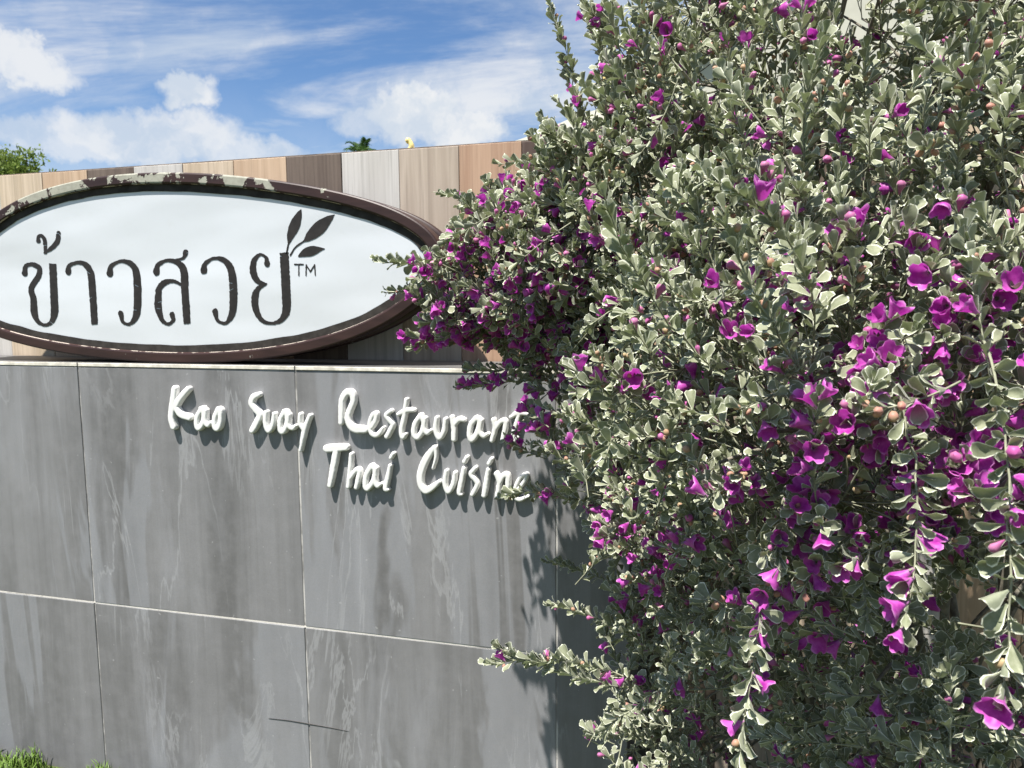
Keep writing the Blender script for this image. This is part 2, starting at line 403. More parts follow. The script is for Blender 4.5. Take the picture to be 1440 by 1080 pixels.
def leaf_mat():
    m, t = new_mat('silver_leaf')
    uv = t.n('ShaderNodeUVMap').outputs[0]
    s = t.n('ShaderNodeSeparateXYZ', {0: uv})
    g = t.n('ShaderNodeNewGeometry')
    pos = g.outputs['Position']
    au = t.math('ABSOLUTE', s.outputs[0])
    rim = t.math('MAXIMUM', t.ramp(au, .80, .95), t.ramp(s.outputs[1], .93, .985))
    mid = t.ramp(au, .10, .0)
    nz = t.noise(pos, 70, 3, .65).outputs[0]
    fuzz = t.noise(pos, 900, 2, .6).outputs[0]
    col = t.mix(t.ramp(nz, .3, .7), (.165, .186, .105), (.280, .298, .200))
    col = t.mix(t.math('MULTIPLY', t.ramp(nz, .66, .74), .45), col, (.27, .26, .10))
    col = t.mix(t.math('MULTIPLY', t.ramp(fuzz, .3, .7), .25), col, (.33, .35, .275))
    col = t.mix(t.math('MULTIPLY', mid, .25), col, (.24, .26, .16))
    col = t.mix(t.math('MULTIPLY', rim, .95), col, (.80, .82, .68))  # pale hairy leaf margin; rim light on the edges also put into its colour
    col = t.mix(t.math('MULTIPLY', g.outputs['Backfacing'], .30), col, (.26, .28, .22))
    pr = principled(t, col, .55, .25, None, **{'Sheen Weight': .15, 'Sheen Roughness': .4})
    tr = t.n('ShaderNodeBsdfTranslucent', {'Color': t.mix(.5, col, (.18, .26, .05))}).outputs[0]
    finish(t, t.n('ShaderNodeMixShader', {0: .20, 1: pr, 2: tr}).outputs[0])
    return m

def petal_mat():
    m, t = new_mat('magenta_petal')
    uv = t.n('ShaderNodeUVMap').outputs[0]
    s = t.n('ShaderNodeSeparateXYZ', {0: uv})
    g = t.n('ShaderNodeNewGeometry')
    nz = t.noise(g.outputs['Position'], 95, 4, .65).outputs[0]
    col = t.mix(t.ramp(nz, .3, .7), (.35, .020, .29), (.58, .115, .50))
    col = t.mix(t.ramp(s.outputs[1], .42, .12), col, (.50, .22, .46))
    col = t.mix(t.math('MULTIPLY', t.ramp(s.outputs[1], .90, 1.0), .55), col, (.74, .40, .70))
    pr = principled(t, col, .45, .3, None, **{'Sheen Weight': .1})
    tr = t.n('ShaderNodeBsdfTranslucent', {'Color': t.mix(.5, col, (.50, .02, .46))}).outputs[0]
    finish(t, t.n('ShaderNodeMixShader', {0: .34, 1: pr, 2: tr}).outputs[0])
    return m

def bud_mat(name, a, b):
    m, t = new_mat(name)
    g = t.n('ShaderNodeNewGeometry')
    nz = t.noise(g.outputs['Position'], 45, 2, .6).outputs[0]
    col = t.mix(t.ramp(nz, .35, .65), a, b)
    pr = principled(t, col, .5, .3, None, **{'Sheen Weight': .2})
    tr = t.n('ShaderNodeBsdfTranslucent', {'Color': col}).outputs[0]
    finish(t, t.n('ShaderNodeMixShader', {0: .2, 1: pr, 2: tr}).outputs[0])
    return m

def ground_mat():
    m, t = new_mat('lawn_soil')
    g = t.n('ShaderNodeNewGeometry').outputs['Position']
    a = t.noise(g, .6, 5, .6).outputs[0]; b = t.noise(g, 40, 5, .7).outputs[0]
    col = t.mix(t.ramp(a, .35, .65), (.05, .085, .022), (.085, .095, .04))
    col = t.mix(t.math('MULTIPLY', t.ramp(b, .4, .7), .6), col, (.075, .055, .035))
    finish(t, principled(t, col, .9, .1, bump(t, b, .6, .02)))
    return m

MT_TILE = tile_mat(); MT_GROUT = grout_mat()
def pale_grout():
    m, t = new_mat('pale_grout')
    tc = t.n('ShaderNodeTexCoord').outputs['Object']
    a = t.noise(tc, 5, 4, .6).outputs[0]; b = t.noise(tc, 70, 3, .6).outputs[0]
    col = t.mix(t.ramp(a, .36, .50), (.22, .21, .20), (.60, .575, .53))
    col = t.mix(t.math('MULTIPLY', t.ramp(b, .5, .7), .4), col, (.30, .28, .25))
    finish(t, principled(t, col, .9, .1, bump(t, b, .4, .001)))
    return m
MT_PALEGROUT = pale_grout()
MT_RAW = simple_mat('raw_tile_edge', (.60, .57, .50), .85, .1, .28, 26, .2)
MT_CORE = simple_mat('grey_render', (.14, .135, .13), .9, .1, .2, 14, .3)
MT_MORTAR = simple_mat('mortar', (.16, .13, .11), .95, .1, .3, 30, .4)
MT_WHITE = simple_mat('white_letter_paint', (.68, .68, .665), .45, .35, .035, 24, .05)
MT_FRAME = frame_mat()
def worn_mat():
    m, t = new_mat('worn_frame_edge')
    tc = t.n('ShaderNodeTexCoord').outputs['Object']
    k = t.ramp(t.noise(tc, 22, 5, .65).outputs[0], .47, .53)
    finish(t, principled(t, t.mix(k, (.045, .022, .019), (.42, .37, .32)), .7, .2))
    return m
MT_WORN = worn_mat()
MT_GASK = simple_mat('dark_grey_paint', (.040, .036, .033), .8, .08, .3, 40, .1)
def face_mat():
    m, t = new_mat('white_acrylic')
    tc = t.n('ShaderNodeTexCoord').outputs['Object']
    a = t.noise(t.n('ShaderNodeMapping', {0: tc, 'Rotation': (0, RAD(28), 0), 'Scale': (1.6, 1, 4.5)}).outputs[0], 1.0, 2, .4).outputs[0]
    d = t.noise(tc, 60, 5, .65).outputs[0]
    col = t.mix(t.math('MULTIPLY', t.ramp(d, .5, .8), .12), (.545, .57, .60), (.44, .44, .42))
    finish(t, principled(t, col, .18, .6, bump(t, a, .5, .03)))
    return m
MT_FACE = face_mat()
MT_INK = simple_mat('black_vinyl', (.022, .019, .018), .5, .3, .25, 60)
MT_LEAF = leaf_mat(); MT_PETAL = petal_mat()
MT_BUD = bud_mat('peach_bud', (.42, .20, .16), (.42, .31, .17))
MT_PINK = bud_mat('pink_bud', (.42, .08, .28), (.50, .18, .34))
MT_STEM = simple_mat('grey_bark', (.20, .185, .15), .85, .15, .3, 90, .3)
MT_TWIG = simple_mat('pale_twig', (.22, .225, .16), .8, .15, .3, 60)

# ------------------------------------------------------------------ ground
gr = link('ground', mesh_np('ground', [(-400, -400, 0), (400, -400, 0), (400, 600, 0), (-400, 600, 0)], [(0, 1, 2, 3)]), ground_mat())
gr['kind'] = 'structure'

# ------------------------------------------------------------------ grey tiled wall
WX0, WX1 = -2.35, 1.345
wall = thing('tiled_wall', 'low grey slate-look tiled wall carrying the white raised lettering', 'wall', (0, 0, 0))
link('core', box_me('core', WX0 + .01, WX1, .0095, .2, -.1, ZT - .001), MT_CORE, wall)
# grout bed: a skin just behind the tile faces
link('grout', box_me('grout', WX0 + .012, WX1 - .002, .0016, .0093, .0, ZT - .0005), MT_GROUT, wall)
link('bed_joint', box_me('bed_joint', WX0 + .012, WX1 - .003, .0004, .0015, ZT - .6 - .0018, ZT - .6 + .0018), MT_PALEGROUT, wall)
TW = .5965; GAP = .0042
tile_cache = {}
xs = [k * TW for k in range(-4, 3)] + [WX1]
for r, (z0, z1) in enumerate(((-.6, 0.0), (-1.08, -.6))):
    for a, b in zip(xs[:-1], xs[1:]):
        g0 = GAP / 2
        key = (round(b - a, 3), r)
        if key not in tile_cache:
            wdt = b - a - GAP; hh = (z1 - z0 - GAP)
            tile_cache[key] = box_me('tile', -wdt / 2, wdt / 2, 0, .009, -hh / 2, hh / 2, .0008)
        t_ = link('tile', tile_cache[key], MT_TILE, wall, ((a + b) / 2, 0, ZT + (z0 + z1) / 2))
        t_.rotation_euler = (RAD(.12) * math.sin(a * 9 + r), 0, RAD(.10) * math.cos(a * 7 + r * 2))
# tiles laid on top of the wall, their raw edges showing as a pale line
MT_LEDGE = simple_mat('ledge_tile', (.10, .10, .10), .5, .35, .2, 12)
for a, b in zip(xs[:-1], xs[1:]):
    me = box_me('ledge_tile', -(b - a) / 2 + .0012, (b - a) / 2 - .0012, -.0015, .2005, 0, .0085, .0008)
    me.materials.append(MT_LEDGE); me.materials.append(MT_RAW)
    mi = [0] * len(me.polygons)
    for p in me.polygons:
        if p.normal.y < -.5: mi[p.index] = 1
    me.polygons.foreach_set('material_index', mi)
    o = link('ledge_tile', me, None, wall, ((a + b) / 2, 0, ZT + .0005))
    o.rotation_euler = (RAD(.15) * math.sin(a * 5), 0, 0)
# a thin dark curved line drawn across the lower tiles
dark_line = catmull([(.489, -.001, ZT - .840), (.545, -.001, ZT - .8375), (.60, -.001, ZT - .838), (.660, -.001, ZT - .8395), (.699, -.001, ZT - .8415)], 6)
v, f = tube(dark_line, np.interp(np.arange(len(dark_line)), [0, 12, len(dark_line) - 1], [.0004, .0012, .0004]), 5)
link('dark_line', mesh_np('dark_line', v, f), MT_INK, wall)

# ------------------------------------------------------------------ plank-clad wall behind
PY = .2105; PT = .511
pwall = thing('plank_wall', 'taller wall behind the sign clad in upright wood-look boards of mixed browns', 'wall', (0, PY, 0))
link('core', box_me('core', -2.37, WX1 + 1.2, .0105, .13, -.05, ZT + PT - .004), MT_CORE, pwall)
link('coping', box_me('coping', -2.37, WX1 + 1.2, .004, .135, ZT + PT - .0035, ZT + PT + .0035), MT_MORTAR, pwall)
PCOL = {'sand': ((0.443, 0.356, 0.257), (0.576, 0.473, 0.360)), 'pale': ((0.453, 0.432, 0.401), (0.535, 0.515, 0.484)), 'tan': ((.43, .305, .205), (.54, .400, .280)),
        'dark': ((0.103, 0.077, 0.062), (0.165, 0.128, 0.103)), 'greige': ((0.340, 0.278, 0.222), (0.453, 0.381, 0.309)), 'rose': ((0.350, 0.222, 0.150), (0.453, 0.309, 0.216)),
        'umber': ((0.077, 0.051, 0.041), (0.123, 0.087, 0.072))}
PM = {k: plank_mat(k + '_board', *v) for k, v in PCOL.items()}
order = {-3: 'sand', -2: 'pale', -1: 'sand', 0: 'tan', 1: 'dark', 2: 'pale', 3: 'sand', 4: 'tan', 5: 'dark', 6: 'pale', 7: 'greige', 8: 'rose', 9: 'umber', 10: 'sand', 11: 'tan'}
# (index k spans from PX0 + k*PW)
PX0, PW = -.2885, .151
seqx = ['tan', 'dark', 'pale', 'sand', 'greige', 'tan', 'umber', 'sand']
for k in range(-13, 19):
    kind = order.get(k, seqx[(k * 5) % len(seqx)])
    wv = PW - .0016
    hz = PT
    me = box_me('board', -wv / 2, wv / 2, 0, .0105, -hz / 2 + .001, hz / 2 - .0005 * (1 + math.sin(k * 3)), .0007)
    link('board', me, PM[kind], pwall, (PX0 + (k + .5) * PW, .0008 * math.sin(k * 2.3), ZT + .0005 + hz / 2))

# the same boards carry down to the ground past the end of the grey wall
for k in range(11, 19):
    me = box_me('board', -PW / 2 + .0008, PW / 2 - .0008, 0, .0105, -(ZT - .004) / 2, (ZT - .004) / 2, .0007)
    link('board', me, PM[seqx[(k * 3) % len(seqx)]], pwall, (PX0 + (k + .5) * PW, 0, (ZT - .004) / 2))

# ------------------------------------------------------------------ oval sign
co = DATA['co']
SX, SZ = .238, .2294
tt = np.linspace(0, 2 * np.pi, 220, endpoint=False)
rho = co[0] + sum(co[1 + 2 * (k - 1)] * np.cos(k * tt) + co[2 + 2 * (k - 1)] * np.sin(k * tt) for k in range(1, 5))
OUT = np.c_[rho * .707 * np.cos(tt), rho * .219 * np.sin(tt)]
OUT[:, 1] += .0095 - (SZ + OUT[:, 1].min())           # stands on the ledge
tg = np.roll(OUT, -1, 0) - np.roll(OUT, 1, 0); tg /= np.linalg.norm(tg, axis=1)[:, None]
NRM = np.c_[-tg[:, 1], tg[:, 0]]                       # inward
def ring(off): return OUT + NRM * (np.asarray(off).reshape(-1, 1) if np.ndim(off) else off)
def loft(rings, closed=False):
    n = len(OUT); V = np.concatenate([np.c_[r[:, 0], np.full(n, y), r[:, 1]] for r, y in rings])
    i = np.arange(n); j = (i + 1) % n; F = []
    for k in range(len(rings) - 1): F.append(np.stack([k * n + i, k * n + j, (k + 1) * n + j, (k + 1) * n + i], -1))
    return V, np.concatenate(F)
def fill(off, y, flip=False):
    n = len(OUT); r = ring(off); V = [(a, y, b) for a, b in r] + [(0, y, .0)]
    return V, np.array([((i + 1) % n, i, n) if flip else (i, (i + 1) % n, n) for i in range(n)])
sign = thing('oval_sign', 'white oval shop sign with black Thai lettering in a peeling brown frame', 'sign', (SX, .0, ZT + SZ))
v, f = loft([(ring(.012), .056), (ring(0), .056), (ring(0), .024), (ring(.0012), .0205), (ring(.004), .019), (ring(.0215), .019), (ring(.025), .0204), (ring(.026), .0235), (ring(.026), .036)])
nb_ = len(OUT)
link('frame', mesh_np('frame', v, f, mat_idx=[1 if 6 * nb_ <= i < 7 * nb_ else 0 for i in range(len(f))]), [MT_FRAME, MT_WORN], sign)
rng = np.random.default_rng(3)
rag = np.convolve(np.tile(rng.normal(size=220), 3), [.25, .5, .25], 'same')[220:440] * .0011
v, f = loft([(ring(.0262), .0275), (ring(.0425 + rag), .0278)])
link('edge_strip', mesh_np('edge_strip', v, f), MT_GASK, sign)
v, f = fill(.0265, .0292)
link('face_panel', mesh_np('face_panel', v, f), MT_FACE, sign)
v, f = loft([(ring(.013), .1005), (ring(.013), .0555)])
link('light_box', mesh_np('light_box', v, f, smooth=True), MT_FRAME, sign)
v, f = loft([(ring(.025), .120), (ring(0.001), .120), (ring(-.001), .117), (ring(-.001), .103), (ring(0.001), .100), (ring(.0135), .100)])
v2, f2 = fill(.024, .1195, True)
a = Acc(); a.add(v, f); a.add(v2, f2)
link('rear_frame', a.mesh('rear_frame'), MT_FRAME, sign)
for k, (fl, strokes) in enumerate(DATA['thai']):
    st = [[(p[0] / 2000, p[1] / 2000, p[2] / 2000) for p in s] for s in strokes]
    gx, gz, D = stroke_sdf(st, .0011, .003, fl != 'poly', {0: 1, 2: 1, 4: 1, 6: 2}.get(k, 0), .00042 if k < 7 else .0002, k)
    cx, cz = gx.mean(), gz.mean()
    if k < 7:                                          # flaked gaps in the vinyl
        rg = np.random.default_rng(40 + k)
        X, Z = np.meshgrid(gx, gz)
        for _ in range(5):
            px, pz = rg.uniform(gx[0], gx[-1]), rg.uniform(gz[0], gz[-1]); an = rg.uniform(-.7, .7)
            u = (X - px) * math.cos(an) + (Z - pz) * math.sin(an); q = -(X - px) * math.sin(an) + (Z - pz) * math.cos(an)
            D = np.maximum(D, -(np.maximum(np.abs(u) - .006, np.abs(q) - .0009)))
    nm = 'trademark_sign' if fl == 'poly' else ('leaf_mark' if k == 7 else 'letter')
    link(nm, sdf_mesh(nm, gx, gz, D, .0006, 0, cx, cz), MT_INK, sign, (cx - SX, .0284, cz - SZ))

# ------------------------------------------------------------------ raised white lettering
WL = ['raised white script word of three letters, leftmost on the grey wall',
      'raised white script word of four letters ending in a long tail, upper line',
      'long raised white script word of ten letters at the right end of the upper line',
      'raised white script word of four letters, left on the lower line',
      'raised white script word of seven letters, right on the lower line under the shrub twig']
for wi, letters in enumerate(DATA['words']):
    pts = np.array([p for l in letters for s in l for p in s]) / 2000
    wx, wz = pts[:, 0].mean(), pts[:, 1].min()
    t_ = thing('raised_word', WL[wi], 'lettering', (wx, 0, ZT + wz), 'raised script words on the grey wall')
    for li, strokes in enumerate(letters):
        st = [[(p[0] / 2000, p[1] / 2000, p[2] / 2000 * .93) for p in s] for s in strokes]
        gx, gz, D = stroke_sdf(st, .0013, .004, True, 0, .0002, wi * 20 + li)
        cx, cz = gx.mean(), gz.mean()
        yo = -.0138 - .0005 * (li % 3)
        link('letter', sdf_mesh('letter', gx, gz, D, -yo - .0004, .0036, cx, cz), MT_WHITE, t_, (cx - wx, yo, cz - wz))

# ------------------------------------------------------------------ flowering shrub
def leaf_template(cols, cup, curl, wavy, seed):
    rg = np.random.default_rng(seed)
    ys = np.array([0, .16, .36, .58, .78, .92, 1.0]); ws = np.array([.035, .075, .165, .265, .30, .23, .09])
    if cols == 3: keep = [0, 2, 4, 5, 6]; ys = ys[keep]; ws = ws[keep]
    us = np.linspace(-1, 1, cols)
    V, UV = [], []
    ph = rg.uniform(0, 6.3, 2)
    for y, wd in zip(ys, ws):
        for u in us:
            z = cup * wd * abs(u) ** 1.6 - curl * y * y + wavy * abs(u) * math.sin(y * 10 + ph[0 if u < 0 else 1]) * y
            yy = y - (.05 * u * u if y > .95 else 0)
            V.append((u * wd, yy, z)); UV.append((u, y))
    n = len(ys); F = []
    for i in range(n - 1):
        for j in range(cols - 1):
            a = i * cols + j
            F.append((a, a + 1, a + cols + 1, a + cols))
    return np.array(V), np.array(F), np.array(UV)

LSPEC = [(.55, .10, .03, 1), (.95, -.05, .06, 2), (.35, .22, .09, 3), (1.2, .05, .10, 4), (.7, -.12, .14, 5), (.3, .30, .08, 6)]
LEAF_LO = [leaf_template(3, *s) for s in LSPEC]
LEAF_HI = [leaf_template(5, *s) for s in LSPEC]

def flower_template(openn, seed, seg=20):
    """bell with a narrow tube and five rounded lobes, axis +Y, length 1; green sepals at the base"""
    rg = np.random.default_rng(seed)
    th = np.arange(seg) * 2 * np.pi / seg
    lobe = np.abs(np.cos(2.5 * th)) ** .28
    jit = rg.normal(size=5)[np.round(th / (2 * np.pi / 5)).astype(int) % 5]
    rows = [(.07, 0, 0), (.11, .22, 0), (.19, .42, 0), (.28, .62, 0), (.36 + .05 * openn, .78, .15), (.41 + .12 * openn, .90, .5), (.40 + .24 * openn, 1.02 - .04 * openn, 1.0)]
    if seg < 20: rows = [rows[i] for i in (0, 2, 3, 5, 6)]
    V, UV = [], []
    for r, y, l in rows:
        k = 1 - l * .28 * (1 - lobe)
        yy = y - l * .16 * (1 - lobe) + l * .05 * jit + l * l * .05 * openn * np.sin(th)
        rr = r * k * (1 + .05 * l * jit)
        yy = yy + l * .025 * np.sin(th * 10 + seed) * (1 + .5 * jit)
        V += list(zip(rr * np.cos(th), yy, rr * np.sin(th) * (1 - .12 * l)))
        UV += [(a / 6.3, y if l < 1 else 1.0) for a in th]
    F = []
    for i in range(len(rows) - 1):
        for j in range(seg):
            j2 = (j + 1) % seg
            F.append((i * seg + j, i * seg + j2, (i + 1) * seg + j2, (i + 1) * seg + j))
    mi = [0] * len(F)
    for k in range(5):
        a = k * 2 * np.pi / 5 + .3; n = len(V)
        for (r, y, da) in ((.05, -.02, .35), (.05, -.02, -.35), (.17, .17, -.3), (.17, .17, .3)):
            V.append((r * math.cos(a + da), y, r * math.sin(a + da))); UV.append((.3, .5))
        F.append((n, n + 1, n + 2, n + 3)); mi.append(1)
    return np.array(V), np.array(F), np.array(UV), np.array(mi)

FLW_LO = [flower_template(o, i, 15) for i, o in enumerate((.85, .6, .3, .0))]
FLW = [flower_template(o, i) for i, o in enumerate((.85, .6, .3, .0))]

def bud_template(prof):
    seg = 6; th = np.arange(seg) * 2 * np.pi / seg
    V = [(r * math.cos(a), y, r * math.sin(a)) for r, y in prof for a in th]
    F = [(i * seg + j, i * seg + (j + 1) % seg, (i + 1) * seg + (j + 1) % seg, (i + 1) * seg + j) for i in range(len(prof) - 1) for j in range(seg)]
    return np.array(V), np.array(F), np.array([(.3, .4)] * len(V))
BUD_ROUND = bud_template([(.02, 0), (.26, .12), (.42, .40), (.40, .66), (.24, .90), (.02, 1.0)])
BUD_LONG = bud_template([(.03, 0), (.10, .22), (.18, .45), (.29, .68), (.26, .88), (.02, 1.0)])

rng = np.random.default_rng(11)
def unit(v): return v / (np.linalg.norm(v, axis=-1, keepdims=True) + 1e-12)

LOBES = [  # centre (z above the wall top), radii, shoots
    ((1.98, -.34, -.12), (.74, .60, .74), 4600),
    ((1.72, -.22, .40), (.42, .36, .46), 2200),
    ((1.40, -.31, .28), (.19, .18, .21), 420),
    ((1.22, -.255, .20), (.195, .17, .15), 400),
    ((1.53, -.28, -.02), (.25, .22, .30), 560),
    ((1.66, -.60, .06), (.30, .27, .27), 560),
    ((2.18, -.28, .32), (.55, .50, .45), 1700),
    ((1.46, -.15, -.13), (.17, .12, .24), 300),
    ((1.49, -.17, -.48), (.16, .14, .30), 250),
    ((1.64, -.28, -.55), (.32, .24, .42), 700),
]
BASE = np.array([1.86, -.25, .0])

def bump_f(d, c):
    return 1 + .13 * math.sin(d[0] * 5.1 + c * 2) * math.sin(d[1] * 4.3 + 1.3 * c) + .12 * mnoise.noise(Vector((d[0] * 2.6 + c * 7, d[1] * 2.6, d[2] * 2.6)))

tips, tang, lens = [], [], []
for li, (c, r, n) in enumerate(LOBES):
    c = np.array(c); r = np.array(r)
    d = unit(rng.normal(size=(n, 3)))
    for k in range(n):
        dd = d[k]
        if dd[1] > .35 and rng.random() < .75: continue
        s = bump_f(dd, li)
        deep = rng.random()
        s *= (rng.uniform(.90, 1.07) if deep < .62 else rng.uniform(.62, .90))
        p = c + dd * r * s
        if p[0] > 2.12 and rng.random() < .72: continue
        if li == 0 and p[2] < -.08:                      # the skirt of the bush hangs back under its shoulders
            back = min(1.0, (-.08 - p[2]) / .35)
            p[:2] = c[:2] + (p[:2] - c[:2]) * (1 - .26 * back)
            if mnoise.noise(Vector(p * 6.5)) < -.42 + .12 * back: continue
        if p[2] + ZT < .12: continue
        if p[1] > -.035 and p[0] < 1.40 and p[2] < 0.02: continue      # would be inside the grey wall
        if p[1] > .16 and p[0] < 2.6 and p[2] < .55: continue          # or the clad wall
        if deep >= .62:
            inside = False
        else:
            inside = any(lj != li and np.linalg.norm((p - np.array(cj)) / np.array(rj)) < .80 for lj, (cj, rj, _) in enumerate(LOBES))
        if inside: continue
        nrm = unit(dd / r)
        up = .55 if p[2] > -.05 else .15
        t = unit(nrm + np.array([0, 0, up]) + rng.normal(size=3) * .55)
        tips.append(p); tang.append(t); lens.append(rng.uniform(.05, .12))
tips = np.array(tips); tang = np.array(tang); lens = np.array(lens)

# long shoots that break the outline: tip, offset back to where they leave the bush, droop
LONG = [((0.944, -0.301, 0.219), (0.26, 0.04, 0.015), 0.012, 1.0),
        ((0.952, -0.283, 0.165), (0.2, 0.04, 0.0), 0.01, 0.9),
        ((1.002, -0.318, 0.092), (0.18, 0.08, 0.01), 0.01, 1.0),
        ((1.002, -0.3, 0.068), (0.18, 0.08, 0.03), 0.01, 1.0),
        ((1.023, -0.205, 0.34), (0.16, 0.03, -0.04), 0.01, 0.9),
        ((1.081, -0.285, 0.002), (0.18, 0.04, 0.02), 0.01, 1.0),
        ((1.227, -0.604, -0.317), (0.25, 0.06, -0.06), 0.0, 0.95),
        ((1.235, -0.59, -0.3), (0.2, 0.04, -0.05), 0.01, 0.9),
        ((1.147, -0.259, -0.194), (0.24, 0.0, -0.02), 0.0, 1.0),
        ((1.207, -0.157, -0.337), (0.2, -0.02, -0.07), 0.0, 0.9),
        ((1.099, -0.298, 0.033), (0.16, 0.05, 0.03), 0.01, 1.0),
        ((1.182, -0.2, -0.108), (0.2, -0.04, 0.0), 0.0, 0.9),
        ((1.19, -0.17, -0.13), (0.2, 0.0, 0.0), 0.0, 0.9),
        ((1.231, -0.266, -0.374), (0.2, -0.03, -0.06), 0.0, 0.9),
        ((1.131, -0.204, 0.386), (0.16, 0.02, -0.06), 0.0, 0.95),
        ((1.202, -0.181, 0.434), (0.14, 0.02, -0.1), 0.0, 0.95),
        ((1.075, -0.249, 0.308), (0.16, 0.02, -0.04), 0.0, 0.95),
        ((1.108, -0.267, 0.274), (0.16, 0.02, -0.03), 0.0, 0.95),
        ((1.213, -0.16, 0.664), (0.08, 0.0, -0.27), 0.0, 0.95),
        ((1.255, -0.201, 0.688), (0.06, 0.0, -0.27), 0.0, 0.95),
        ((1.304, -0.247, 0.612), (0.08, 0.02, -0.22), 0.0, 0.95),
        ((1.383, -0.415, 0.532), (0.06, 0.03, -0.2), 0.0, 0.95),
        ((1.234, -0.159, 0.562), (0.1, 0.0, -0.2), 0.0, 0.95),
        ((1.223, -0.167, 0.496), (0.12, 0.0, -0.14), 0.0, 0.95),
        ((1.278, -0.201, 0.629), (0.09, 0.0, -0.2), 0.0, 0.95),
        ((1.442, -0.455, 0.503), (0.05, 0.04, -0.18), 0.0, 0.95),
        ((1.504, -0.938, 0.22), (0.07, 0.16, -0.17), 0.0, 0.98),
        ((1.5, -0.93, 0.205), (0.08, 0.12, -0.14), 0.0, 0.98),
        ((1.417, -0.941, 0.22), (0.1, 0.15, -0.15), 0.0, 0.98),
        ((1.577, -0.8, 0.358), (0.03, 0.12, -0.2), 0.0, 0.98),
        ((1.68, -0.825, 0.352), (0.03, 0.12, -0.2), 0.0, 0.98),
        ((1.683, -0.668, 0.353), (0.02, 0.1, -0.18), 0.0, 1.0),
        ((1.614, -0.635, 0.347), (0.03, 0.1, -0.18), 0.0, 1.0),
        ((1.47, -0.507, 0.432), (0.05, 0.06, -0.16), 0.0, 1.0),
        ((1.668, -0.983, -0.105), (0.02, 0.09, 0.17), 0.0, 0.98),
        ((1.62, -0.945, -0.075), (0.01, 0.08, 0.15), 0.0, 0.98),
        ((1.37, -0.625, -0.38), (0.14, 0.08, 0.08), 0.0, 0.95),
        ((1.523, -0.86, -0.242), (0.03, 0.1, 0.16), 0.0, 0.98),
        ((1.554, -0.834, -0.079), (0.05, 0.1, 0.1), 0.0, 0.98),
        ((1.46, -0.672, -0.082), (0.12, 0.08, 0.04), 0.0, 0.95),
        ((1.523, -0.828, 0.046), (0.06, 0.12, 0.06), 0.0, 0.98),
        ((1.661, -0.857, 0.113), (0.03, 0.12, 0.02), 0.0, 0.98),
        ((1.422, -0.629, -0.071), (0.12, 0.08, 0.02), 0.0, 0.95),
        ((1.566, -0.836, 0.06), (0.05, 0.12, 0.04), 0.0, 0.98)]

# main stems and branches ----------------------------------------------------
def bez(a, b, c, n):
    t = np.linspace(0, 1, n)[:, None]
    return (1 - t) ** 2 * a + 2 * t * (1 - t) * b + t * t * c
stems, branches = [], []
for k in range(30):
    c, r, _ = LOBES[[0, 1, 0, 4, 6, 0, 3, 5][k % 8]]
    d = unit(rng.normal(size=3)); d[1] = -abs(d[1]) * .8
    e = np.array(c) + d * np.array(r) * rng.uniform(.25, .6)
    s = BASE + np.array([rng.uniform(-.12, .12), rng.uniform(-.1, .08), 0]); s[2] = -ZT
    mid = s * .55 + e * .45 + np.array([rng.normal() * .05, rng.normal() * .05, .12])
    if mid[0] < 1.42 and mid[1] > -.06: mid[1] = -.1
    path = bez(s, mid, e, 14)
    path[1:-1] += rng.normal(size=(12, 3)) * .006
    stems.append((path, np.linspace(.0095, .0035, 14)))
spts = np.concatenate([p[4:] for p, _ in stems])
targets = tips - tang * lens[:, None]
pick = rng.permutation(len(targets))[:300]
for k in pick:
    e = targets[k] - tang[k] * .01
    q = e - unit(e - np.array([1.9, -.3, -.3])) * .18
    s = spts[np.argmin(np.linalg.norm(spts - q, axis=1))]
    path = bez(s, (s + e) / 2 + np.array([0, 0, .03]) + rng.normal(size=3) * .015, e, 8)
    branches.append((path, np.linspace(.0036, .0017, 8)))
bpts = np.concatenate([p for p, _ in branches] + [p[6:] for p, _ in stems])

# shoots ---------------------------------------------------------------------
shoots = []     # path (n,3), leaf size factor, kind
for p, t, L in zip(tips, tang, lens):
    b = p - t * L
    d = np.linalg.norm(bpts - b, axis=1); j = np.argmin(d)
    s = bpts[j]
    bend = unit(rng.normal(size=3)) * L * .10
    main = bez(b, (b + p) / 2 + bend, p, 6)
    con = bez(s, (s + b) / 2 - t * .01, b, 4)[:-1] if .012 < d[j] < .09 else np.zeros((0, 3))
    shoots.append((con, main, 1.0, False))
inner = np.concatenate([bpts, np.concatenate([m_[:4] for _, m_, _, _ in shoots])])
for tip, off, droop, fs in LONG:
    p = np.array(tip); b = p + np.array(off)
    L = np.linalg.norm(off)
    bend = np.array([0, 0, 1.0]) * (L * .10 - droop * 2) + rng.normal(size=3) * L * .12
    main = bez(b, (b + p) / 2 + bend, p, 12)
    main[1:-1] += rng.normal(size=(10, 3)) * .0012
    cand = inner[np.linalg.norm(inner - p, axis=1) > L * .8]
    q = b + unit(np.array(off)) * .06
    sj = cand[np.argmin(np.linalg.norm(cand - q, axis=1))]
    con = bez(sj, b + (sj - b) * .4 + np.array(off) * .10, b, 6)[:-1]
    shoots.append((np.zeros((0, 3)), np.concatenate([con, main]), fs, True))

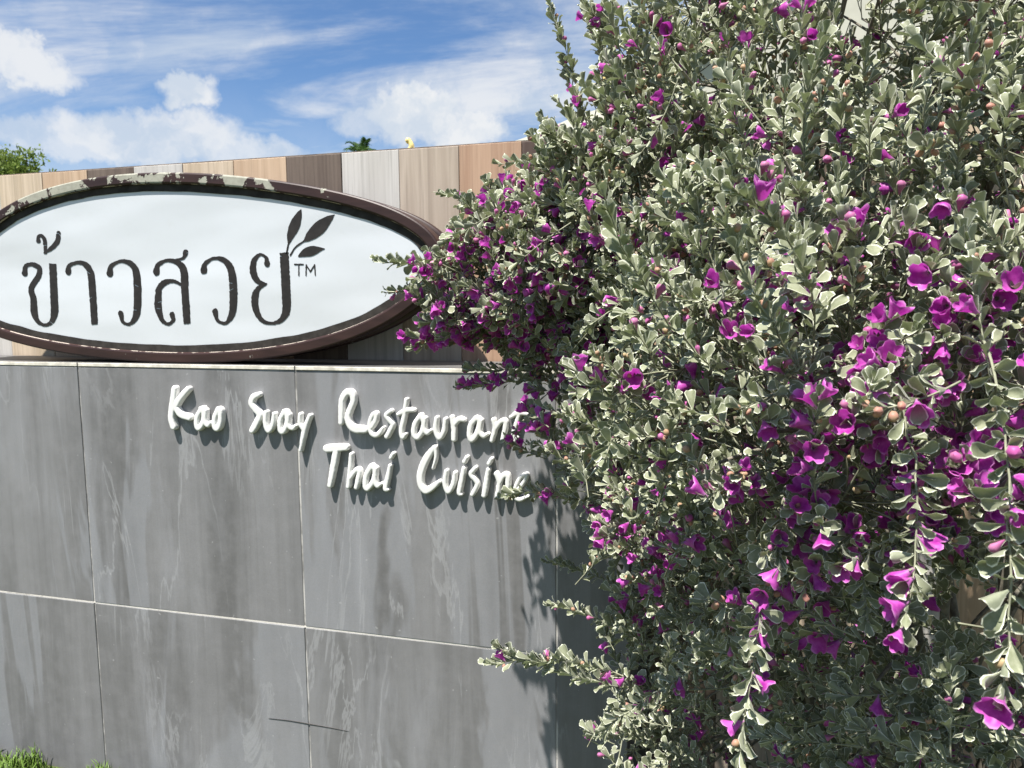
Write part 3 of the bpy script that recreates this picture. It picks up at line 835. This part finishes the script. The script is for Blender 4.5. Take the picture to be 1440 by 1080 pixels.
# leaves, flowers and buds on the shoots -------------------------------------
FREG = [((1.16, -0.312, 0.129), 0.1, 0.55),
        ((1.064, -0.321, 0.095), 0.08, 0.75),
        ((1.268, -0.329, 0.195), 0.09, 0.45),
        ((1.19, -0.291, 0.266), 0.07, 0.45),
        ((1.623, -0.843, 0.045), 0.07, 0.8),
        ((1.675, -0.88, 0.03), 0.09, 1.0),
        ((1.654, -0.87, 0.0), 0.09, 1.0),
        ((1.72, -0.87, 0.04), 0.09, 1.0),
        ((1.598, -0.806, 0.063), 0.04, 0.5),
        ((1.557, -0.785, -0.024), 0.06, 0.75),
        ((1.691, -0.881, 0.1), 0.05, 0.7),
        ((1.578, -0.796, -0.169), 0.06, 0.7),
        ((1.592, -0.84, -0.222), 0.05, 0.7),
        ((1.379, -0.496, -0.176), 0.07, 0.6),
        ((1.508, -0.732, -0.269), 0.05, 0.5),
        ((1.469, -0.845, 0.21), 0.06, 0.4),
        ((1.157, -0.308, -0.011), 0.09, 0.65),
        ((1.26, -0.322, 0.052), 0.09, 0.5)]
FC = np.array([f[0] for f in FREG]); FR = np.array([f[1] for f in FREG]); FA = np.array([f[2] for f in FREG])
GA = 2.39996
lp, la, ln, ls, lt = [], [], [], [], []       # leaf origin, axis, normal, size, template
fp, fa, fs_, ft = [], [], [], []
bp, ba, bs, bt = [], [], [], []
for con, main, fac, is_long in shoots:
    seg = np.linalg.norm(np.diff(main, axis=0), axis=1); cum = np.concatenate([[0], np.cumsum(seg)]); L = cum[-1]
    step = rng.uniform(.0038, .0050) * (.75 if is_long else 1)
    n = max(4, int(L / step))
    s = np.linspace(0.06 if is_long else .10, 1.0, n) ** (.9 if is_long else .75) * L
    P = np.stack([np.interp(s, cum, main[:, k]) for k in range(3)], 1)
    T = unit(np.stack([np.interp(s, cum, np.gradient(main[:, k])) for k in range(3)], 1))
    ref = unit(np.cross(T, np.array([.3, .5, .81])));
    r2 = np.cross(T, ref)
    ang = rng.random() * 6.3 + np.arange(n) * GA + rng.normal(size=n) * .25
    rad = np.cos(ang)[:, None] * ref + np.sin(ang)[:, None] * r2
    q = s / L
    inc = np.interp(q, [0, .5, .8, 1], [1.25, 1.0, .75, .30]) + rng.normal(size=n) * .16
    A = unit(np.cos(inc)[:, None] * T + np.sin(inc)[:, None] * rad + np.array([0, 0, .26]))
    N0 = T * .8 + np.array([-.12, -.18, .45])
    N = unit(N0 - (N0 * A).sum(1)[:, None] * A + rng.normal(size=(n, 3)) * .28)
    N = unit(N - (N * A).sum(1)[:, None] * A)
    size = rng.uniform(.0130, .0220, n) * np.interp(q, [0, .6, .9, 1], [.85, 1.0, .98, .68]) * fac * (1.15 if main[-1][0] < 1.36 else 1.0)
    drop = rng.random(n) < (.08 if not is_long else .16)
    keep = ~drop
    lp.append(P[keep] + rad[keep] * .001); la.append(A[keep]); ln.append(N[keep]); ls.append(size[keep]); lt.append(rng.integers(0, 6, keep.sum()))
    # small leaves in the axils
    ax = rng.random(n) < .35
    if ax.any():
        m = ax.sum(); A2 = unit(A[ax] + rng.normal(size=(m, 3)) * .5 + T[ax] * .4); N2 = unit(rad[ax] * -.3 + T[ax] + rng.normal(size=(m, 3)) * .3); N2 = unit(N2 - (N2 * A2).sum(1)[:, None] * A2)
        lp.append(P[ax]); la.append(A2); ln.append(N2); ls.append(size[ax] * rng.uniform(.45, .75, m)); lt.append(rng.integers(0, 6, m))
    tip = main[-1]
    dist = np.linalg.norm(FC - tip, axis=1) / FR
    dens = max((FA * np.exp(-dist ** 2 * .7)).max(), 0)
    patch = mnoise.noise(Vector(tip * 7.0))
    dens = max(dens, .036 + (.22 if patch > .28 else 0) * (.5 if tip[2] > .2 else 1))
    for k in range(n):
        if q[k] < .3: continue
        if rng.random() < dens * .36:
            d = unit(rad[k] * 1.0 + T[k] * .7 + np.array([-.12, -.30, -.02]) + rng.normal(size=3) * .22)
            fp.append(P[k]); fa.append(d); fs_.append(rng.uniform(.0165, .0215) * (.92 if tip[2] > .25 or tip[1] < -.75 else 1.0)); ft.append(rng.choice(4, p=[.34, .30, .20, .16] if dens > .3 else [.10, .22, .38, .30]))
        elif rng.random() < .05 + dens * .10:
            d = unit(rad[k] + T[k] * .8 + rng.normal(size=3) * .2)
            if rng.random() < .5: bp.append(P[k] + rad[k] * .002); ba.append(d); bs.append(rng.uniform(.0055, .0085)); bt.append(0)
            else: bp.append(P[k] + rad[k] * .002); ba.append(d); bs.append(rng.uniform(.010, .016)); bt.append(1)
    if rng.random() < .16:
        for _ in range(rng.integers(2, 5)):
            k = rng.integers(int(n * .6), n); d = unit(rad[k] * .8 + T[k] * .6 + rng.normal(size=3) * .3)
            bp.append(P[k] + rad[k] * .003); ba.append(d); bs.append(rng.uniform(.0055, .0085)); bt.append(0)
LP, LA, LN, LS, LT = np.concatenate(lp), np.concatenate(la), np.concatenate(ln), np.concatenate(ls), np.concatenate(lt)
FP, FAX, FS, FT = np.array(fp), np.array(fa), np.array(fs_), np.array(ft)
BP, BA, BS, BT = np.array(bp), np.array(ba), np.array(bs), np.array(bt)
def clear_of_walls(P, A, S):
    E = P + A * S[:, None]
    def bad(Q): return ((Q[:, 1] > -.004) & (Q[:, 0] < 1.35) & (Q[:, 2] < .012)) | ((Q[:, 1] > .205) & (Q[:, 2] < .52))
    return ~(bad(P) | bad(E))
k = clear_of_walls(LP, LA, LS); LP, LA, LN, LS, LT = LP[k], LA[k], LN[k], LS[k], LT[k]
k = clear_of_walls(FP, FAX, FS); FP, FAX, FS, FT = FP[k], FAX[k], FS[k], FT[k]
k = clear_of_walls(BP, BA, BS); BP, BA, BS, BT = BP[k], BA[k], BS[k], BT[k]
print('leaves', len(LP), 'flowers', len(FP), 'buds', len(BP), 'shoots', len(shoots))

def frames(A, N, S):
    B = np.cross(A, N)
    M_ = np.stack([B, A, N], -1) * S[:, None, None]          # columns
    M_[:, :, 0] *= rng.uniform(.72, 1.15, len(S))[:, None]     # broader and narrower ones
    return M_
LM = frames(LA, LN, LS)
def any_frames(A, S):
    N = unit(np.cross(A, unit(rng.normal(size=A.shape))))
    return frames(A, N, S)
FM = any_frames(FAX, FS); BM = any_frames(BA, BS)

# which of them show largest from where the photograph was taken
allP = np.concatenate([LP + LA * LS[:, None] * .6, FP + FAX * FS[:, None] * .8, BP + BA * BS[:, None] * .5])
allS = np.concatenate([LS, FS * 1.1, BS])
rel = allP + np.array([0, 0, ZT]) - CAM_POS
dep = rel @ CAM_F; sx = 720 + 1040 * (rel @ CAM_R) / dep; sy = 540 - 1040 * (rel @ CAM_U) / dep
vis = (dep > .05) & (sx > 4) & (sx < 1436) & (sy > 4) & (sy < 1076)
cell = 7
gxi = np.clip((sx / cell).astype(int), 0, 300); gyi = np.clip((sy / cell).astype(int), 0, 300)
zb = np.full((301, 301), 1e9)
for o in range(-1, 2):
    for p in range(-1, 2):
        xx = np.clip(gxi + o, 0, 300); yy = np.clip(gyi + p, 0, 300)
        np.minimum.at(zb, (xx[vis], yy[vis]), dep[vis])
front = vis & (dep < zb[gxi, gyi] + .006)
score = np.where(front, allS / dep, np.where(vis, allS / dep * .01, 0))
nl, nf, nb = len(LP), len(FP), len(BP)
def top(lo, hi, n=300):
    k = np.argsort(-score[lo:hi])[:n]
    return k[score[lo:hi][k] > 0]
LTOP, FTOP, BTOP = top(0, nl), top(nl, nl + nf), top(nl + nf, nl + nf + nb)

shrub = thing('flowering_shrub', 'big silver-leaved shrub covered in magenta flowers spilling over the right end of the grey wall', 'shrub', (BASE[0], BASE[1], 0))
SO = np.array([BASE[0], BASE[1], -ZT])                     # shrub origin in wall-top coordinates
def bake(tpls, P, Mx, T, matidx=False):
    Vs, Fs, Us, Ms, n = [], [], [], [], 0
    for k, tp in enumerate(tpls):
        s = np.nonzero(T == k)[0]
        if not len(s): continue
        V = np.einsum('nij,vj->nvi', Mx[s], tp[0]) + (P[s] - SO)[:, None, :]
        nv = len(tp[0])
        F = tp[1][None] + (np.arange(len(s)) * nv)[:, None, None] + n
        Vs.append(V.reshape(-1, 3)); Fs.append(F.reshape(-1, 4)); Us.append(np.tile(tp[2], (len(s), 1)))
        if matidx: Ms.append(np.tile(tp[3], len(s)))
        n += len(s) * nv
    return np.concatenate(Vs), np.concatenate(Fs), np.concatenate(Us), (np.concatenate(Ms) if matidx else None)
def rest_of(n, topk):
    m = np.ones(n, bool); m[topk] = False
    return np.nonzero(m)[0]
def place(name, me, P, Mx):
    o = bpy.data.objects.new(name, me)
    m4 = Matrix.Identity(4)
    for i in range(3):
        for j in range(3): m4[i][j] = float(Mx[i, j])
        m4[i][3] = float(P[i] - SO[i])
    o.parent = shrub
    o.matrix_local = m4
    COL.objects.link(o)
    return o

for path, r in stems:
    v, f = tube(path - SO, r, 7)
    link('stem', mesh_np('stem', v, f, smooth=True), MT_STEM, shrub)
for path, r in branches:
    v, f = tube(path - SO, r, 5)
    link('branch', mesh_np('branch', v, f, smooth=True), MT_STEM, shrub)
acc = Acc()
for con, main, fac, is_long in shoots:
    path = np.concatenate([con, main])
    v, f = tube(path - SO, np.linspace(.0012 if is_long else .0011, .0006, len(path)), 4 if is_long else 3)
    acc.add(v, f)
o = link('twigs', acc.mesh('twigs'), MT_TWIG, shrub); o['kind'] = 'stuff'

k = rest_of(nl, LTOP)
deepin = (dep[:nl] > zb[gxi[:nl], gyi[:nl]] + .16) | ~vis[:nl]      # thin out the leaves deep inside and far round the side
k = k[~(deepin[k] & (rng.random(len(k)) < .45))]
V, F, U, _ = bake(LEAF_LO, LP[k], LM[k], LT[k])
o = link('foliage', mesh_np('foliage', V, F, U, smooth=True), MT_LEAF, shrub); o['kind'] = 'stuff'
k = rest_of(nf, FTOP)
V, F, U, MI = bake(FLW_LO, FP[k], FM[k], FT[k], True)
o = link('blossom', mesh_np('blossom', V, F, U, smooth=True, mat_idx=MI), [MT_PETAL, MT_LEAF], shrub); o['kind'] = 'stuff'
k = rest_of(nb, BTOP)
for tp, ti, mt, nm in ((BUD_ROUND, 0, MT_BUD, 'round_buds'), (BUD_LONG, 1, MT_PINK, 'pink_buds')):
    kk = k[BT[k] == ti]
    V, F, U, _ = bake([tp], BP[kk], BM[kk], np.zeros(len(kk), int))
    o = link(nm, mesh_np(nm, V, F, U, smooth=True), mt, shrub); o['kind'] = 'stuff'
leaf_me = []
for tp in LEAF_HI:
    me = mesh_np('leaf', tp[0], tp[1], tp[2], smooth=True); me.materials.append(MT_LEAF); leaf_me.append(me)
flw_me = []
for tp in FLW:
    me = mesh_np('flower', tp[0], tp[1], tp[2], smooth=True, mat_idx=tp[3]); me.materials.append(MT_PETAL); me.materials.append(MT_LEAF); flw_me.append(me)
    me.polygons.foreach_set('material_index', tp[3].astype(np.int32))
bud_me = []
for tp, mt in ((BUD_ROUND, MT_BUD), (BUD_LONG, MT_PINK)):
    me = mesh_np('bud', tp[0], tp[1], tp[2], smooth=True); me.materials.append(mt); bud_me.append(me)
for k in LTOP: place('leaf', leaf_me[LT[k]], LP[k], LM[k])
for k in FTOP: place('flower', flw_me[FT[k]], FP[k], FM[k])
for k in BTOP: place('bud', bud_me[BT[k]], BP[k], BM[k])

# ------------------------------------------------------------------ grass at the foot of the wall
rng = np.random.default_rng(5)
def grass(n, x0, x1, y0, y1, h0, h1):
    P = np.c_[rng.uniform(x0, x1, n), rng.uniform(y0, y1, n), np.zeros(n)]
    h = .66 * rng.uniform(h0, h1, n) * (.55 + .45 * np.clip(np.sin(P[:, 0] * 13) + np.sin(P[:, 0] * 31 + 2), -1, 1))
    a = rng.uniform(0, 6.3, n); lean = rng.uniform(.1, .7, n)
    dx = np.c_[np.cos(a), np.sin(a), np.zeros(n)]; side = np.c_[-np.sin(a), np.cos(a), np.zeros(n)]
    V = []
    for q, wd in ((0, .0016), (.5, .0014), (.85, .0008), (1.0, .0001)):
        c = P + dx * (lean * h * q * q)[:, None] + np.array([0, 0, 1.0]) * (h * q * (1 - .25 * lean * q))[:, None]
        c[:, 1] = np.minimum(c[:, 1], -.004)
        V += [c - side * wd, c + side * wd]
    V = np.stack(V, 1)
    F = np.array([(0, 1, 3, 2), (2, 3, 5, 4), (4, 5, 7, 6)])[None] + (np.arange(n) * 8)[:, None, None]
    return V.reshape(-1, 3), F.reshape(-1, 4)
acc = Acc()
acc.add(*grass(5200, -1.6, -.10, -.16, -.006, .05, .125)); acc.add(*grass(1500, -.14, .16, -.12, -.006, .04, .095)); acc.add(*grass(9000, -2.2, 1.3, -.9, -.02, .02, .05))
o = link('grass', acc.mesh('grass', False), simple_mat('grass_blade', (.10, .17, .03), .5, .3, .5, 60), None); o['kind'] = 'stuff'

# ------------------------------------------------------------------ things beyond the walls
def leafy(name, label, base, crown_c, crown_r, n, size, mat, trunk_r, fine=False, seed=1, group=None, clump=26):
    rg = np.random.default_rng(seed)
    t = thing(name, label, 'tree', base, group)
    c = np.array(crown_c) - np.array(base); r = np.array(crown_r)
    path = bez(np.zeros(3), c * .5 + np.array([.15, .1, 0]), c, 10)
    v, f = tube(path, np.linspace(trunk_r, trunk_r * .35, 10), 8)
    link('trunk', mesh_np('trunk', v, f, smooth=True), MT_STEM, t)
    cc = c + unit(rg.normal(size=(clump, 3))) * r * rg.uniform(.25, 1.0, (clump, 1))
    acc = Acc()
    for q in cc:
        s = path[rg.integers(5, 10)]
        v, f = tube(bez(s, (s + q) / 2 + rg.normal(size=3) * .08, q, 5), np.linspace(trunk_r * .25, trunk_r * .06, 5), 4); acc.add(v, f)
    link('limbs', acc.mesh('limbs'), MT_STEM, t)
    P = cc[rg.integers(0, clump, n)] + rg.normal(size=(n, 3)) * r * np.array([.24, .24, .13])
    A = unit(rg.normal(size=(n, 3)) + np.array([0, 0, .6])); N = unit(np.cross(A, rg.normal(size=(n, 3)))); B = np.cross(A, N)
    S = rg.uniform(.6, 1.2, n)[:, None] * size
    V = np.stack([P, P + (A * .5 + B * .22) * S, P + A * S, P + (A * .5 - B * .22) * S], 1).reshape(-1, 3)
    F = (np.arange(n) * 4)[:, None] + np.arange(4)[None]
    o = link('crown', mesh_np('crown', V, F), mat, t); o['kind'] = 'stuff'
    return t
def tree_leaf_mat(name, a, b):
    m, t = new_mat(name)
    g = t.n('ShaderNodeNewGeometry').outputs['Position']
    nz = t.noise(g, 6, 4, .6).outputs[0]
    c = t.mix(t.ramp(nz, .3, .7), a, b)
    pr = principled(t, c, .6, .25); tr = t.n('ShaderNodeBsdfTranslucent', {'Color': c}).outputs[0]
    finish(t, t.n('ShaderNodeMixShader', {0: .35, 1: pr, 2: tr}).outputs[0])
    return m
MT_T1 = tree_leaf_mat('bright_tree_leaf', (.09, .15, .025), (.16, .21, .045))
MT_T2 = tree_leaf_mat('palm_leaf', (.03, .07, .018), (.07, .13, .03))
leafy('feathery_tree', 'bright green feathery tree rising above the left end of the clad wall', (-11.5, 10.2, 0), (-11.55, 10.1, ZT + 2.55), (.68, .7, .60), 7000, .10, MT_T1, .11, seed=2, clump=40)
leafy('distant_tree', 'slender tree whose top sprigs just clear the clad wall right of the feathery tree', (-12.0, 12.2, 0), (-12.0, 12.2, ZT + 2.62), (.50, .5, .52), 900, .10, MT_T1, .08, seed=9, clump=9)

palm = thing('palm_tree', 'far palm with its fronds just showing above the clad wall beside the gold finial', 'palm', (-12.25, 26.8, 0))
ph = ZT + 6.15
v, f = tube([(0, 0, 0), (.1, 0, 2.5), (.05, 0, 5), (0, 0, ph)], [.22, .18, .15, .13], 10)
link('trunk', mesh_np('trunk', v, f, smooth=True), MT_STEM, palm)
rg = np.random.default_rng(8)
for k in range(15):
    an = k * 2.4 + rg.uniform(-.2, .2); el = rg.uniform(.15, 1.35)
    d = np.array([math.cos(an) * math.cos(el), math.sin(an) * math.cos(el), math.sin(el)])
    s = np.array([0, 0, ph]); e = s + d * rg.uniform(.75, 1.0) + np.array([0, 0, -.25])
    rib = bez(s, s + d * .6 + np.array([0, 0, .1]), e, 9)
    acc = Acc(); v, f = tube(rib, np.linspace(.02, .006, 9), 4); acc.add(v, f)
    tg_ = unit(np.gradient(rib, axis=0)); sd = unit(np.cross(tg_, np.array([0, 0, 1.0])))
    for i in range(2, 9):
        for sgn in (-1, 1):
            for h in (0, .5):
                p = rib[i] if h == 0 or i == 8 else (rib[i] + rib[i + 1]) / 2
                q = p + (sd[i] * sgn * .30 + tg_[i] * .28) * (1.1 - .06 * i) + np.array([0, 0, -.08])
                acc.add([p - tg_[i] * .02, (p + q) / 2 + tg_[i] * .035, q, (p + q) / 2 - tg_[i] * .035], [(0, 1, 2, 3)])
    link('frond', acc.mesh('frond', False), MT_T2, palm)

# Thai-roofed hall behind the shrub: two roof tiers with pale bargeboards and gilded finials
MT_BARGE = simple_mat('cream_bargeboard', (.72, .70, .60), .5, .35, .06, 6)
MT_WALLP = simple_mat('pale_plaster', (.50, .49, .42), .8, .2, .08, 3, .1)
MT_OLIVE = simple_mat('olive_moulding', (.40, .37, .20), .6, .3, .1, 5)
MT_ROOF = simple_mat('grey_roof_tile', (.34, .34, .33), .7, .3, .15, 9, .2)
MT_GOLD = simple_mat('gilded', (.72, .55, .22), .35, .5, .1, 8)
HX, HY = 3.55, 7.0
hall = thing('roofed_hall', 'pale hall with a stepped concave gable roof standing behind the shrub', 'building', (HX, HY, 0))
def L(x, z): return np.array([x - HX, 0.0, z + ZT])
up_edge = catmull([L(.38, 2.40), L(.75, 2.62), L(1.085, 2.885), L(1.535, 3.19), L(2.2, 3.72), L(2.9, 4.42), L(3.55, 5.25)], 5)[:, :3]
lo_edge = catmull([L(-2.05, 1.90), L(-1.55, 1.915), L(-.997, 1.96), L(-.53, 2.065), L(-.077, 2.22), L(.44, 2.36), L(.9, 2.60)], 5)[:, :3]
def mir(e): q = e.copy(); q[:, 0] *= -1; return q
def slab(path, y0, y1, th):
    n = len(path); V = []
    for dy, dz in ((y0, 0), (y0, -th), (y1, -th), (y1, 0)):
        q = path.copy(); q[:, 1] = dy; q[:, 2] += dz; V.append(q)
    V = np.concatenate(V); F = []
    for a in range(4):
        b = (a + 1) % 4
        for i in range(n - 1): F.append((a * n + i, b * n + i, b * n + i + 1, a * n + i + 1))
    F += [(0, n, 2 * n, 3 * n), (n - 1, 4 * n - 1, 3 * n - 1, 2 * n - 1)]
    return V, F
for e, y0, nm in ((up_edge, 0, 'upper_roof'), (lo_edge, .35, 'lower_roof')):
    for q in (e, mir(e)):
        v, f = slab(q, y0, y0 + 6, .10)
        rf = link(nm, mesh_np(nm, v, f), MT_ROOF, hall)
        q2 = q.copy(); q2[:, 2] += .05
        v, f = slab(q2, y0 - .14, y0 - .002, .17)
        link('bargeboard', mesh_np('bargeboard', v, f), MT_BARGE, rf)
        q3 = q.copy(); q3[:, 2] -= .10
        v, f = slab(q3, y0 - .09, y0 - .003, .20)
        link('moulding', mesh_np('moulding', v, f), MT_OLIVE, rf)
        sgn = -1 if q[0][0] < 0 else 1
        p0 = q[0] + np.array([0, y0 - .07, -.04])
        fin = catmull([p0 + np.array([-sgn * .14, 0, .01]), p0 + np.array([0, 0, .03]), p0 + np.array([sgn * .09, 0, .06]), p0 + np.array([sgn * .10, 0, .14]), p0 + np.array([sgn * .045, 0, .22]), p0 + np.array([sgn * .075, 0, .29]), p0 + np.array([sgn * .125, 0, .30])], 5)
        v, f = tube(fin, np.interp(np.linspace(0, 1, len(fin)), [0, .25, .55, .8, .92, 1], [.03, .05, .04, .03, .042, .008]), 8)
        acc = Acc(); acc.add(v, f)
        for i in (6, 11, 16):
            b_ = fin[i]; acc.add([b_ + [0, -.01, 0], b_ + [sgn * .075, 0, .035], b_ + [0, .012, .035], b_ + [sgn * .02, 0, -.01]], [(0, 1, 2, 3)])
        link('finial', acc.mesh('finial'), MT_GOLD, rf)
tri = [(p[0], .02, p[2] - .12) for p in up_edge] + [(p[0], .02, p[2] - .12) for p in mir(up_edge)[::-1][1:]]
n_ = len(tri)
V = tri + [(-1.9, .02, 1.2), (1.9, .02, 1.2)]
Vb = [(x, y + .15, z) for x, y, z in V]
idx = list(range(n_)) + [n_ + 1, n_]
F = [tuple(idx[::-1])] + [tuple(i + len(V) for i in idx)]
link('gable_wall', mesh_np('gable_wall', V + Vb, F), MT_WALLP, hall)
link('wall', box_me('wall', -4.9, 4.9, .9, 6.2, 0, ZT + 1.78), MT_WALLP, hall)
